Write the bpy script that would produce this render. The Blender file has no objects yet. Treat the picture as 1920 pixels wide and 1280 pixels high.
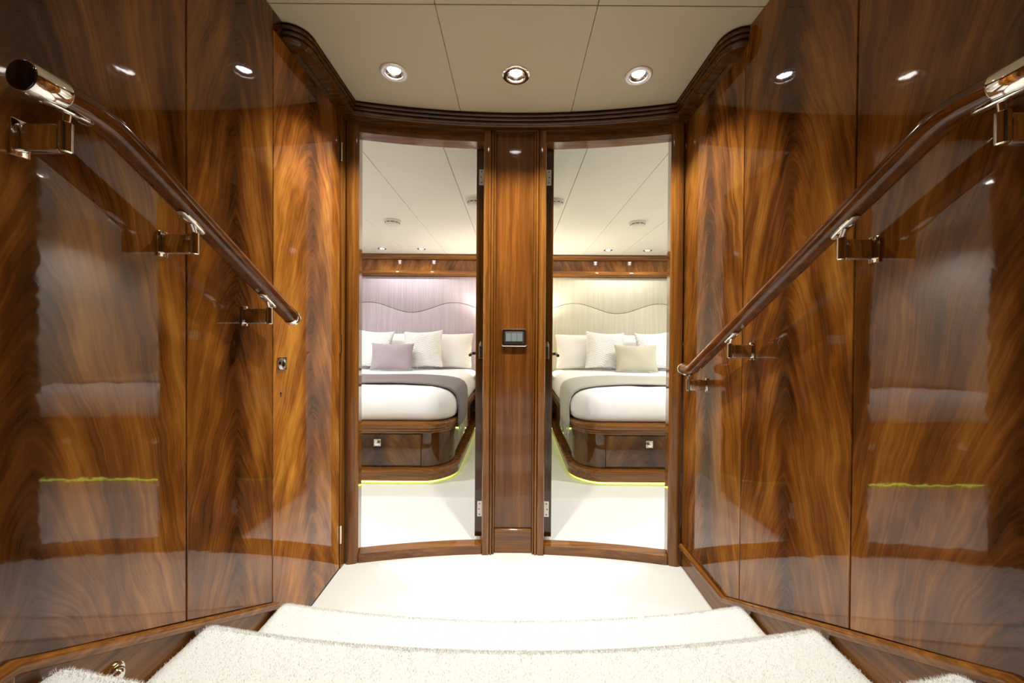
import bpy, bmesh, math, random
from mathutils import Vector, Matrix
sc = bpy.context.scene
C = sc.collection
PI = math.pi
random.seed(7)

# ------------------------------------------------------------------ camera, world, exposure
cam_d = bpy.data.cameras.new('camera')
cam_d.sensor_width = 36.0
cam_d.lens = 36.0 * 700 / 1920
cam_d.shift_x = -4 / 1920
cam_d.shift_y = -3 / 1920
cam_d.clip_start = 0.01
cam = bpy.data.objects.new('camera', cam_d)
C.objects.link(cam)
cam.matrix_world = (Matrix.Translation((0, 0, 1.1)) @ Matrix.Rotation(math.radians(89.5), 4, 'X')
                    @ Matrix.Rotation(math.radians(0.4), 4, 'Z'))
sc.camera = cam
w = bpy.data.worlds.new('world')
sc.world = w
w.use_nodes = True
w.node_tree.nodes['Background'].inputs[0].default_value = (1.0, 0.93, 0.82, 1)
w.node_tree.nodes['Background'].inputs[1].default_value = 0.02
sc.view_settings.view_transform = 'Standard'
sc.view_settings.look = 'None'
sc.view_settings.gamma = 1
sc.view_settings.use_curve_mapping = False
sc.view_settings.exposure = 1.12
sc.cycles.max_bounces = 10
sc.cycles.diffuse_bounces = 6
sc.cycles.glossy_bounces = 6
sc.cycles.sample_clamp_indirect = 6.0
sc.cycles.caustics_reflective = True
sc.cycles.blur_glossy = 0.5
P_LOBBY, P_CABIN_HEAD, P_CABIN_FILL, P_LAND = 38.0, 4.5, 31.0, 7.0

# ------------------------------------------------------------------ helpers
def tag(o, label=None, cat=None, group=None, kind=None):
    if label: o['label'] = label
    if cat: o['category'] = cat
    if group: o['group'] = group
    if kind: o['kind'] = kind
    return o

def empty(name, loc, label=None, cat=None, group=None, kind=None, rz=0):
    o = bpy.data.objects.new(name, None)
    C.objects.link(o)
    o.location = loc
    o.rotation_euler = (0, 0, rz)
    o.empty_display_size = 0.05
    return tag(o, label, cat, group, kind)

def mesh_from_bm(name, bm, m, smooth=None):
    bmesh.ops.recalc_face_normals(bm, faces=bm.faces[:])
    me = bpy.data.meshes.new(name)
    bm.to_mesh(me)
    bm.free()
    me.materials.append(M[m] if isinstance(m, str) else m)
    if smooth is not None:
        for p in me.polygons: p.use_smooth = True
        me.set_sharp_from_angle(angle=math.radians(smooth))
    return me

def obj(name, bm, m, parent=None, smooth=None, origin=None):
    """origin: world point to become the object's origin. Parented pieces keep their world place."""
    me = mesh_from_bm(name, bm, m, smooth) if isinstance(bm, bmesh.types.BMesh) else bm
    o = bpy.data.objects.new(name, me)
    C.objects.link(o)
    if origin is not None:
        origin = Vector(origin)
        me.transform(Matrix.Translation(-origin))
    else:
        origin = Vector((0, 0, 0))
    if parent is not None:
        o.parent = parent
        pw = world(parent)
        o.matrix_parent_inverse = pw.inverted()
    o.location = origin
    return o

def world(o):
    m = o.matrix_basis.copy()
    if o.parent:
        m = world(o.parent) @ o.matrix_parent_inverse @ m
    return m

def NB(): return bmesh.new()

def box(bm, x0, x1, y0, y1, z0, z1, bev=0.0, seg=1):
    vs = [bm.verts.new(p) for p in ((x0,y0,z0),(x1,y0,z0),(x1,y1,z0),(x0,y1,z0),(x0,y0,z1),(x1,y0,z1),(x1,y1,z1),(x0,y1,z1))]
    fs = [bm.faces.new([vs[i] for i in q]) for q in ((0,1,2,3),(4,5,6,7),(0,1,5,4),(1,2,6,5),(2,3,7,6),(3,0,4,7))]
    if bev:
        es = list({e for f in fs for e in f.edges})
        bmesh.ops.bevel(bm, geom=es, offset=bev, segments=seg, affect='EDGES', profile=0.5)
    return bm

def prism(bm, pts, a, b, axis='z', bev=0.0, seg=1):
    """extrude a plan polygon. axis z: pts are (x,y); axis x: pts are (y,z)."""
    def P(p, t): return (p[0], p[1], t) if axis == 'z' else (t, p[0], p[1])
    lo = [bm.verts.new(P(p, a)) for p in pts]
    hi = [bm.verts.new(P(p, b)) for p in pts]
    n = len(pts)
    fs = [bm.faces.new(lo), bm.faces.new(hi)]
    for i in range(n):
        fs.append(bm.faces.new((lo[i], lo[(i+1) % n], hi[(i+1) % n], hi[i])))
    if bev:
        es = list({e for f in fs for e in f.edges})
        bmesh.ops.bevel(bm, geom=es, offset=bev, segments=seg, affect='EDGES', profile=0.5)
    return bm

def grid(bm, rows, close_u=False, close_v=False):
    vs = [[bm.verts.new(p) for p in r] for r in rows]
    nr, nc = len(vs), len(vs[0])
    for i in range(nr if close_v else nr - 1):
        for j in range(nc if close_u else nc - 1):
            a, b = vs[i], vs[(i+1) % nr]
            bm.faces.new((a[j], a[(j+1) % nc], b[(j+1) % nc], b[j]))
    return vs

def tube(bm, pts, r, n=16, prof=None, up=Vector((0, 0, 1)), caps=True):
    """sweep a closed section along pts. prof: list of (side, up) offsets."""
    if prof is None:
        prof = [(r*math.cos(2*PI*k/n), r*math.sin(2*PI*k/n)) for k in range(n)]
    pts = [Vector(p) for p in pts]
    rings = []
    for i, p in enumerate(pts):
        t = (pts[min(i+1, len(pts)-1)] - pts[max(i-1, 0)]).normalized()
        s = t.cross(up)
        if s.length < 1e-4: s = t.cross(Vector((0, 1, 0)))
        s.normalize()
        u = s.cross(t)
        rings.append([p + s*a + u*b for a, b in prof])
    vs = grid(bm, rings, close_u=True)
    if caps:
        bm.faces.new(vs[0]); bm.faces.new(vs[-1])
    return bm

def lathe(bm, prof, mtx, n=24):
    rings = []
    for r, h in prof:
        rings.append([mtx @ Vector((r*math.cos(2*PI*k/n), r*math.sin(2*PI*k/n), h)) for k in range(n)])
    vs = grid(bm, rings, close_u=True)
    if prof[0][0] > 1e-5: bm.faces.new(vs[0])
    if prof[-1][0] > 1e-5: bm.faces.new(vs[-1])
    bmesh.ops.remove_doubles(bm, verts=bm.verts[:], dist=1e-6)
    return bm

def smoothpath(pts, r=0.05, n=6):
    pts = [Vector(p) for p in pts]
    out = [pts[0]]
    for i in range(1, len(pts)-1):
        a = pts[i] + (pts[i-1]-pts[i]).normalized()*r
        b = pts[i] + (pts[i+1]-pts[i]).normalized()*r
        for k in range(n+1):
            t = k/n
            out.append(a*(1-t)**2 + pts[i]*2*t*(1-t) + b*t*t)
    out.append(pts[-1])
    return out

# ------------------------------------------------------------------ materials
M = {}
class NT:
    def __init__(s, name):
        s.m = bpy.data.materials.new(name); s.m.use_nodes = True
        s.t = s.m.node_tree; s.n = s.t.nodes; s.l = s.t.links
        s.b = s.n['Principled BSDF']
        M[name] = s.m
    def node(s, typ, ins=None, **kw):
        nd = s.n.new(typ)
        for k, v in kw.items(): setattr(nd, k, v)
        for k, v in (ins or {}).items(): s.put(nd.inputs[k], v)
        return nd
    def put(s, sock, v):
        if isinstance(v, bpy.types.NodeSocket): s.l.new(v, sock)
        else: sock.default_value = v
    def math(s, op, a, b=None, c=None):
        nd = s.node('ShaderNodeMath', operation=op)
        s.put(nd.inputs[0], a)
        if b is not None: s.put(nd.inputs[1], b)
        if c is not None: s.put(nd.inputs[2], c)
        return nd.outputs[0]
    def vec(s, x, y, z):
        return s.node('ShaderNodeCombineXYZ', {0: x, 1: y, 2: z}).outputs[0]
    def noise(s, v, scale=1.0, detail=3.0, rough=0.55, dist=0.0):
        return s.node('ShaderNodeTexNoise', {'Vector': v, 'Scale': scale, 'Detail': detail, 'Roughness': rough, 'Distortion': dist}).outputs['Fac']
    def ramp(s, f, stops):
        nd = s.node('ShaderNodeValToRGB', {0: f})
        e = nd.color_ramp.elements
        while len(e) < len(stops): e.new(0.5)
        for k, (p, c) in enumerate(stops):
            e[k].position = p
            e[k].color = (*c, 1) if len(c) == 3 else c
        return nd.outputs[0]
    def mix(s, f, a, b, typ='MIX'):
        nd = s.node('ShaderNodeMix', data_type='RGBA', blend_type=typ)
        s.put(nd.inputs[0], f); s.put(nd.inputs[6], a); s.put(nd.inputs[7], b)
        return nd.outputs[2]
    def bump(s, h, strength=0.2, dist=0.002):
        nd = s.node('ShaderNodeBump', {'Height': h, 'Strength': strength, 'Distance': dist})
        s.l.new(nd.outputs[0], s.b.inputs['Normal'])
    def set(s, **kw):
        for k, v in kw.items():
            s.put(s.b.inputs[k.replace('_', ' ')], v)
        return s
    def obco(s):
        o = s.node('ShaderNodeTexCoord').outputs['Object']
        x = s.node('ShaderNodeSeparateXYZ', {0: o})
        return o, x.outputs[0], x.outputs[1], x.outputs[2]

def wood_flame(name, axis='y', gain=1.0, half=0.2, droop=0.75):
    t = NT(name)
    o, x, y, z = t.obco()
    u = y if axis == 'y' else x
    rnd = t.node('ShaderNodeObjectInfo').outputs['Random']
    seed = t.math('MULTIPLY', rnd, 37.0)
    base = t.vec(t.math('MULTIPLY', u, 1.0), seed, z)
    w1 = t.math('SUBTRACT', t.noise(base, 2.2, 3, 0.6), 0.5)
    w2 = t.math('SUBTRACT', t.noise(t.vec(u, z, seed), 9.0, 2, 0.5), 0.5)
    u2 = t.math('ADD', t.math('ADD', u, t.math('MULTIPLY', w1, 0.08)), t.math('MULTIPLY', w2, 0.014))
    au = t.math('ABSOLUTE', u2)
    sp = t.math('MULTIPLY', t.math('POWER', t.math('DIVIDE', au, half), 1.45), droop)
    w3 = t.math('SUBTRACT', t.noise(t.vec(u, seed, z), 1.7, 2, 0.5), 0.5)
    s_ = t.math('ADD', t.math('ADD', z, sp), t.math('MULTIPLY', w3, 0.50))
    st = t.noise(t.vec(t.math('MULTIPLY', s_, 13.0), t.math('MULTIPLY', u2, 6.0), seed), 1.0, 5, 0.6, 0.0)
    fi = t.noise(t.vec(t.math('MULTIPLY', s_, 60.0), t.math('MULTIPLY', u2, 7.0), seed), 1.0, 3, 0.6)
    bl = t.noise(t.vec(t.math('MULTIPLY', s_, 1.9), t.math('MULTIPLY', u2, 5.0), t.math('ADD', seed, t.math('MULTIPLY', z, 2.0))), 1.0, 4, 0.6, 0.0)
    rag = t.noise(t.vec(t.math('MULTIPLY', s_, 16.0), t.math('MULTIPLY', u2, 8.0), seed), 1.0, 4, 0.65)
    aus = t.math('ADD', au, t.math('MULTIPLY', t.math('SUBTRACT', rag, 0.5), 0.11))
    spine = t.math('POWER', 2.718, t.math('MULTIPLY', t.math('POWER', t.math('DIVIDE', t.math('MAXIMUM', aus, 0.0), half*0.20), 2.0), -1.0))
    pore = t.noise(t.vec(t.math('MULTIPLY', u, 420.0), t.math('MULTIPLY', z, 16.0), seed), 1.0, 2, 0.5)
    def c(v, k): return t.math('MULTIPLY', t.math('SUBTRACT', v, 0.5), k)
    f = t.math('ADD', c(bl, 0.95), c(st, 0.36))
    f = t.math('ADD', f, c(fi, 0.30))
    f = t.math('ADD', t.math('ADD', f, c(pore, 0.06)), 0.52)
    f = t.math('SUBTRACT', f, t.math('MULTIPLY', spine, t.math('MULTIPLY', bl, 0.40)))
    g = gain
    col = t.ramp(f, [(0.24, (0.034*g, 0.0105*g, 0.0032*g)), (0.42, (0.110*g, 0.034*g, 0.0065*g)),
                     (0.56, (0.210*g, 0.074*g, 0.0115*g)), (0.80, (0.40*g, 0.178*g, 0.028*g))])
    t.set(Base_Color=col, Roughness=0.035, IOR=1.55)
    t.b.inputs['Coat Weight'].default_value = 0.0
    pe = t.noise(o, 26.0, 2, 0.5)
    t.bump(pe, 0.03, 0.004)
    return t

def wood_plain(name, axis='z', gain=1.0, rough=0.06, freq=60.0, red=1.0):
    t = NT(name)
    o, x, y, z = t.obco()
    S = {'x': (x, y, z), 'y': (y, x, z), 'z': (z, x, y)}[axis]
    seed = t.math('MULTIPLY', t.node('ShaderNodeObjectInfo').outputs['Random'], 31.0)
    wob = t.math('MULTIPLY', t.math('SUBTRACT', t.noise(o, 3.0, 2), 0.5), 0.02)
    a = t.math('ADD', S[1], wob)
    b = t.math('ADD', S[2], wob)
    v = t.vec(t.math('ADD', t.math('MULTIPLY', S[0], 1.4), seed), t.math('MULTIPLY', a, freq), t.math('MULTIPLY', b, freq))
    f1 = t.noise(v, 1.0, 4, 0.6, 0.2)
    v2 = t.vec(t.math('MULTIPLY', S[0], 9.0), t.math('MULTIPLY', a, freq*7), t.math('MULTIPLY', b, freq*7))
    f = t.math('ADD', t.math('MULTIPLY', f1, 0.8), t.math('MULTIPLY', t.noise(v2, 1.0, 2), 0.2))
    g = gain
    col = t.ramp(f, [(0.28, (0.060*g, 0.021*g, 0.0045*g)), (0.52, (0.165*g, 0.061*g, 0.0110*g)), (0.75, (0.29*g, 0.125*g, 0.023*g))])
    col = t.mix(1.0, col, (red, 1.0, 1.0, 1), 'MULTIPLY')
    t.set(Base_Color=col, Roughness=rough, IOR=1.52)
    return t

wood_flame('flame', gain=1.08)
wood_flame('flame_door_lit', gain=1.65, half=0.24, droop=0.6)  # panel veneer with the downlight on the door brightened into its colour
wood_flame('flame_x', axis='x', gain=1.3, half=0.35, droop=0.35)
wood_plain('wood_z', 'z', 1.3)
wood_plain('wood_x', 'x', 1.2)
wood_plain('wood_y', 'y', 1.2)
wood_plain('wood_dark_x', 'x', 0.55)
wood_plain('wood_dark_z', 'z', 0.36)
wood_plain('wood_rail', 'y', 0.62, 0.08, 45.0, 1.35)
wood_plain('wood_pilaster', 'z', 0.95, 0.06, 38.0, 1.12)

def plain(name, col, rough=0.5, metal=0.0, **kw):
    t = NT(name)
    t.set(Base_Color=(*col, 1), Roughness=rough, Metallic=metal, **kw)
    return t
plain('chrome', (0.82, 0.80, 0.77), 0.06, 1.0)
plain('steel', (0.70, 0.68, 0.64), 0.22, 1.0)
plain('satin_ring', (0.86, 0.85, 0.83), 0.35, 0.6)
plain('black', (0.006, 0.005, 0.005), 0.4)
plain('painted_reflection', (0.006, 0.004, 0.006), 0.12)  # dark reflection painted on the upper rail ends
plain('gap', (0.010, 0.004, 0.002), 0.6)
plain('bronze', (0.06, 0.045, 0.03), 0.3, 0.8)
plain('rocker', (0.20, 0.235, 0.24), 0.3)
plain('plastic_white', (0.72, 0.70, 0.64), 0.35)
plain('hinge_white', (0.80, 0.79, 0.74), 0.35, 0.3)
plain('slot', (0.05, 0.05, 0.05), 0.5)
plain('cabin_wall', (0.78, 0.74, 0.64), 0.6)
plain('dark_wall', (0.10, 0.045, 0.015), 0.3)

def fabric(name, col, freq=900.0, bump=0.25, rough=0.9):
    t = NT(name)
    o, x, y, z = t.obco()
    n = t.noise(o, freq, 2, 0.6)
    n2 = t.noise(o, 7.0, 3, 0.5)
    c = t.ramp(n2, [(0.3, tuple(v*0.95 for v in col)), (0.7, col)])
    t.set(Base_Color=c, Roughness=rough)
    t.b.inputs['Sheen Weight'].default_value = 0.15
    t.bump(t.math('ADD', t.math('MULTIPLY', n, 0.3), n2), bump, 0.004)
    return t
fabric('linen', (0.87, 0.87, 0.88))
fabric('throw_mauve', (0.165, 0.138, 0.142))
fabric('throw_grey', (0.42, 0.41, 0.36))
fabric('fringe_beige', (0.52, 0.47, 0.36))
fabric('fringe_grey', (0.50, 0.49, 0.44))
fabric('cushion_lilac', (0.38, 0.325, 0.37))
fabric('cushion_beige', (0.52, 0.495, 0.385))

def chevron(name, col):
    t = NT(name)
    o, x, y, z = t.obco()
    zig = t.math('ABSOLUTE', t.math('SUBTRACT', t.math('FRACT', t.math('MULTIPLY', z, 9.0)), 0.5))
    ph = t.math('ADD', t.math('MULTIPLY', x, 260.0), t.math('MULTIPLY', zig, 16.0))
    wv = t.math('SINE', t.math('MULTIPLY', t.math('ADD', t.math('MULTIPLY', z, 260.0), t.math('MULTIPLY',
         t.math('ABSOLUTE', t.math('SUBTRACT', t.math('FRACT', t.math('MULTIPLY', x, 9.0)), 0.5)), 14.0)), 1.0))
    t.set(Base_Color=(*col, 1), Roughness=0.9)
    t.bump(wv, 0.55, 0.004)
chevron('chevron', (0.84, 0.84, 0.84))

def headboard_mat(name, a, b):
    t = NT(name)
    o, x, y, z = t.obco()
    v = t.vec(t.math('MULTIPLY', x, 230.0), 0.0, t.math('MULTIPLY', z, 2.2))
    n = t.noise(v, 1.0, 3, 0.6)
    v2 = t.vec(t.math('MULTIPLY', x, 40.0), 0.0, t.math('MULTIPLY', z, 1.0))
    n2 = t.noise(v2, 1.0, 2, 0.5)
    f = t.math('ADD', t.math('MULTIPLY', n, 0.65), t.math('MULTIPLY', n2, 0.35))
    t.set(Base_Color=t.ramp(f, [(0.32, a), (0.66, b)]), Roughness=0.55)
    t.bump(n, 0.12, 0.002)
headboard_mat('silk_lilac', (0.41, 0.35, 0.42), (0.62, 0.545, 0.63))
headboard_mat('silk_cream', (0.53, 0.51, 0.41), (0.71, 0.695, 0.57))

def carpet(name, col):
    t = NT(name)
    o, x, y, z = t.obco()
    n = t.noise(o, 420.0, 3, 0.7)
    n2 = t.noise(o, 45.0, 3, 0.6)
    c = t.ramp(n, [(0.25, tuple(v*0.90 for v in col)), (0.75, col)])
    t.set(Base_Color=c, Roughness=1.0)
    t.b.inputs['Specular IOR Level'].default_value = 0.1
    t.bump(t.math('ADD', n, t.math('MULTIPLY', n2, 0.6)), 0.35, 0.006)
carpet('carpet', (0.83, 0.835, 0.805))

def ceil_mat(name, col):
    t = NT(name)
    o, x, y, z = t.obco()
    t.set(Base_Color=(*col, 1), Roughness=0.5)
    t.b.inputs['Specular IOR Level'].default_value = 0.25
    t.bump(t.noise(o, 900.0, 2), 0.04, 0.001)
ceil_mat('ceiling_vinyl', (0.62, 0.56, 0.40))
ceil_mat('ceiling_cabin', (0.78, 0.765, 0.69))

def emit(name, col, st):
    t = NT(name)
    t.set(Base_Color=(0, 0, 0, 1), Emission_Color=(*col, 1), Emission_Strength=st)
emit('lamp_glow', (1.0, 0.95, 0.88), 7.0)
emit('lamp_small', (1.0, 0.95, 0.88), 20.0)
emit('led_green', (0.72, 1.0, 0.14), 7.0)
emit('bulb', (1.0, 0.90, 0.68), 6.0)
plain('lampshade', (0.80, 0.74, 0.60), 0.8)

# ------------------------------------------------------------------ measures
XW = 0.815                       # half width between the side walls
RW, YC = 3.30, -1.40             # curved doorway wall: radius and centre
ZC = 2.19                        # lobby ceiling
ZCC = 2.16                       # cabin ceiling
FC = 0.02                        # cabin floor
YB = 4.92                        # head wall of the cabins
RISE, GO = 0.172, 0.312

def polar(a, r): return (r*math.sin(a), YC + r*math.cos(a))
def ang(x): return math.asin(x / RW)
def arc_poly(a0, a1, r0, r1, n=16):
    A = [a0 + (a1-a0)*k/n for k in range(n+1)]
    return [polar(a, r0) for a in A] + [polar(a, r1) for a in reversed(A)]
def arc_box(a0, a1, r0, r1, z0, z1, n=16, bev=0.0):
    return prism(NB(), arc_poly(a0, a1, r0, r1, n), z0, z1, 'z', bev)

# ------------------------------------------------------------------ floors and stairs
def nose(yend, x, sag=0.08): return yend - sag*(1-(x/XW)**2)
N1, N2, N3 = 1.285, 0.965, 0.648

bm = NB()
ys = [(-XW + 2*XW*k/24) for k in range(25)]
prism(bm, [(x, nose(N1, x) - 0.10) for x in ys] + [(x, 1.97) for x in reversed(ys)], -0.05, 0.0)
tag(obj('floor', bm, 'carpet'), 'cream carpet of the small lobby between the lowest step and the two doorways', 'floor', kind='structure')

def step_mesh(yend, ztop, zbot, yback, jitter=0.0014):
    """carpeted step: riser, rounded nosing, tread"""
    r = 0.022
    prof = [(0.010, zbot), (0.010, ztop-0.05)]
    for k in range(7):
        a = k/6*PI/2
        prof.append((r*math.cos(a) - r + 0.018, ztop - r + r*math.sin(a)))
    rows = []
    n = 160
    xh = XW - 0.010
    rnd = random.Random(int(yend*1000))
    for k in range(n+1):
        x = -xh + 2*xh*k/n
        e = max(0, (abs(x) - (xh-0.03))/0.03)
        row = []
        for (d, z) in prof:
            row.append((x, nose(yend, x) + d - 0.018*e*e + rnd.uniform(-jitter, jitter), z - 0.012*e*e*(z > zbot+0.02) + rnd.uniform(-jitter, jitter)*(z > zbot)))
        yb = yback(x)
        y0 = nose(yend, x) - 0.006
        for j in range(1, 9):
            row.append((x, y0 + (yb-y0)*j/8, ztop - 0.012*e*e + rnd.uniform(-0.0006, 0.0006)))
        row.append((x, yb, zbot))
        rows.append(row)
    bm = NB()
    vs = grid(bm, rows)
    bm.faces.new(vs[0]); bm.faces.new(vs[-1])
    for k in range(n):
        bm.faces.new((vs[k][0], vs[k+1][0], vs[k+1][-1], vs[k][-1]))
    return bm

stairs = empty('staircase', (0, 1.2, 0), 'cream carpeted staircase with bowed steps rising towards the viewer', 'stairs')
obj('step', step_mesh(N1, RISE, 0.0, lambda x: nose(N2, x) - 0.03), 'carpet', stairs, 50)
obj('step', step_mesh(N2, 2*RISE, 0.0, lambda x: nose(N3, x) - 0.03), 'carpet', stairs, 50)
obj('step', step_mesh(N3, 3*RISE, 0.0, lambda x: 0.2), 'carpet', stairs, 50)
bm = NB(); box(bm, -XW, XW, -2.2, 0.2, 0.3, 3*RISE)
tag(obj('floor', bm, 'carpet'), 'cream carpet of the upper landing at the top of the steps', 'floor', kind='structure')

# short wool fibres on treads and noses
def pile(zt, yend, depth, n, seed):
    rnd = random.Random(seed)
    V, F = [], []
    for k in range(n):
        x = rnd.uniform(-XW+0.020, XW-0.020)
        edge = rnd.random() < 0.3
        if edge:
            a = rnd.uniform(0.2, PI/2)
            e = max(0, (abs(x)-(XW-0.04))/0.03)
            y = nose(yend, x) + 0.022*math.cos(a) - 0.004 - 0.018*min(e, 1)**2
            z = zt - 0.022 + 0.022*math.sin(a) - 0.012*min(e, 1)**2
            dv = Vector((rnd.gauss(0, .5), math.cos(a)+rnd.gauss(0, .4), math.sin(a)+rnd.gauss(0, .4))).normalized()
        else:
            y = nose(yend, x) - rnd.random()*depth
            z = zt - 0.001
            dv = Vector((rnd.gauss(0, .5), rnd.gauss(0, .5), 1)).normalized()
        L = rnd.uniform(0.003, 0.0065)
        s = dv.cross(Vector((rnd.gauss(0, 1), rnd.gauss(0, 1), rnd.gauss(0, 1)))).normalized()*0.00045
        p = Vector((x, y, z)); i = len(V)
        V += [p - s, p + s, p + dv*L]
        F.append((i, i+1, i+2))
    me = bpy.data.meshes.new('carpet_pile')
    me.from_pydata(V, [], F)
    me.materials.append(M['carpet'])
    return me
for zt, ye, dp, n, sd in ((RISE, N1, 0.30, 45000, 1), (2*RISE, N2, 0.30, 60000, 2), (3*RISE, N3, 0.10, 20000, 3)):
    tag(obj('carpet_pile', pile(zt, ye, dp, n, sd), 'carpet', stairs), kind='stuff')

# ------------------------------------------------------------------ side walls with lacquered panels
def zl(y):   # top of the sloping trim, left wall
    return 0.190 + 0.575*(1.262 - max(y, 0.60)) if y < 1.262 else 0.0
def zr(y):
    return 0.112 + 0.545*(1.42 - max(y, 0.60)) if y < 1.42 else 0.112
ZTOP = 3.0
def side_panel(parent, sx, y0, y1, zf, ztop, m='flame', name='panel', spine=None):
    g = 0.0016
    ya, yb = y0+g, y1-g
    knots = sorted({ya, yb, *[k for k in (0.60, 1.42) if ya < k < yb]})
    pts = [(y, zf(y) + 0.001) for y in knots] + [(yb, ztop), (ya, ztop)]
    bm = prism(NB(), pts, sx*XW, sx*(XW+0.02), 'x', 0.0022, 2)
    yc = spine if spine is not None else (y0+y1)/2
    return obj(name, bm, m, parent, origin=(sx*XW, yc, 1.0))

wl = tag(obj('wall_left', box(NB(), -XW-0.10, -XW-0.021, -2.2, 1.88, 0.0, ZTOP), 'gap'), 'left stairwell wall of lacquered flame mahogany panels', 'wall', kind='structure')
wr = tag(obj('wall_right', box(NB(), XW+0.021, XW+0.10, -2.2, 1.88, 0.0, ZTOP), 'gap'), 'right stairwell wall of lacquered flame mahogany panels', 'wall', kind='structure')
for y0, y1 in ((-2.2, -1.5), (-1.5, -0.9), (-0.9, -0.3), (-0.3, 0.33), (0.33, 0.929), (0.929, 1.262)):
    side_panel(wl, -1, y0, y1, zl, ZTOP if y0 < 0.2 else ZC)
for y0, y1 in ((-2.2, -1.5), (-1.5, -0.9), (-0.9, -0.3), (-0.3, 0.27), (0.27, 0.897), (0.897, 1.335), (1.335, 1.80)):
    side_panel(wr, 1, y0, y1, zr, ZTOP if y0 < 0.2 else ZC)

# flush cupboard door in the left wall
d1 = tag(side_panel(None, -1, 1.262, 1.745, lambda y: 0.005, 2.126, 'flame_door_lit', 'door_1'),
         'flush glossy mahogany door with small chrome lock in the left wall', 'door', kind='structure')
for zc in (1.955, 1.06, 0.165):
    bm = NB(); lathe(bm, [(0.0045, -0.043), (0.0055, -0.042), (0.0055, 0.042), (0.0045, 0.043)], Matrix.Translation((-XW+0.005, 1.747, zc)), 12)
    obj('hinge', bm, 'chrome', d1, 40)
bm = box(NB(), -XW-0.001, -XW+0.004, 1.281, 1.333, 0.975, 1.023, 0.0012, 2)
lk = obj('lock_plate', bm, 'chrome', d1)
bm = NB()
ring = []
for k in range(20):
    a = 2*PI*k/20
    ring.append([(-XW+0.004+0.004*math.cos(b)+0.002, 1.307+(0.012+0.004*math.sin(b))*math.cos(a), 0.999+(0.017+0.004*math.sin(b))*math.sin(a)) for b in [2*PI*j/8 for j in range(8)]])
grid(bm, ring, True, True)
obj('pull_ring', bm, 'chrome', lk, 60)
bm = prism(NB(), [(1.307+0.0075*math.cos(2*PI*k/16), 0.999+0.012*math.sin(2*PI*k/16)) for k in range(16)], -XW+0.0035, -XW+0.0048, 'x')
obj('recess', bm, 'black', lk)
bm = prism(NB(), [(1.304+0.004*math.cos(2*PI*k/12), 0.896+0.004*math.sin(2*PI*k/12)) for k in range(10)] + [(1.306, 0.884), (1.302, 0.884)], -XW-0.001, -XW+0.0008, 'x')
obj('keyhole', bm, 'black', d1)
bm = box(NB(), -XW-0.02, -XW+0.004, 1.749, 1.80, 0.0, 2.126, 0.002, 2)
obj('door_post', bm, 'wood_z', wl)
bm = box(NB(), -XW-0.02, -XW, 1.262, 1.80, 2.128, ZC, 0.001)
obj('door_head', bm, 'wood_dark_z', wl)

# stringer boards and sloping trims
def stringer(side):
    sx = -1 if side == 'left' else 1
    zf = zl if side == 'left' else zr
    ys_ = ([1.262, 0.60, -2.2] if side == 'left' else [1.80, 1.42, 0.60, -2.2])
    top = [(y, zf(y if y != 1.262 else 1.2619) - 0.012) for y in ys_]
    pts = top + [(-2.2, 0.0), (ys_[0], 0.0)]
    bm = prism(NB(), pts, sx*(XW-0.002), sx*(XW+0.02), 'x')
    b = tag(obj('baseboard_' + side, bm, 'wood_y'), 'mahogany stringer board beneath the sloping moulding of the %s wall' % side, 'baseboard', kind='structure')
    def rail(path, nm='moulding'):
        r = [(-0.011, -0.008), (0.004, -0.011), (0.012, -0.007), (0.0145, 0.0), (0.012, 0.008), (0.004, 0.012), (-0.011, 0.012)]
        bm = NB()
        tube(bm, path, 0, prof=[(a*(1 if sx > 0 else -1), c) for a, c in r])
        return obj(nm, bm, 'wood_y', b, 40)
    X = sx*(XW-0.006)
    P = [(X, y, z - 0.002) for y, z in top]
    if side == 'left':
        rail(P)
        bm = box(NB(), -XW-0.01, -XW+0.014, 1.255, 1.277, 0.0, 0.183, 0.003, 2)
        obj('moulding', bm, 'wood_z', b)
        bm = box(NB(), -XW-0.01, -XW+0.012, 0.578, 0.600, 0.0, 0.55, 0.003, 2)
        obj('moulding', bm, 'wood_z', b)
    else:
        rail(P)
    return b
stringer('left'); stringer('right')

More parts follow.
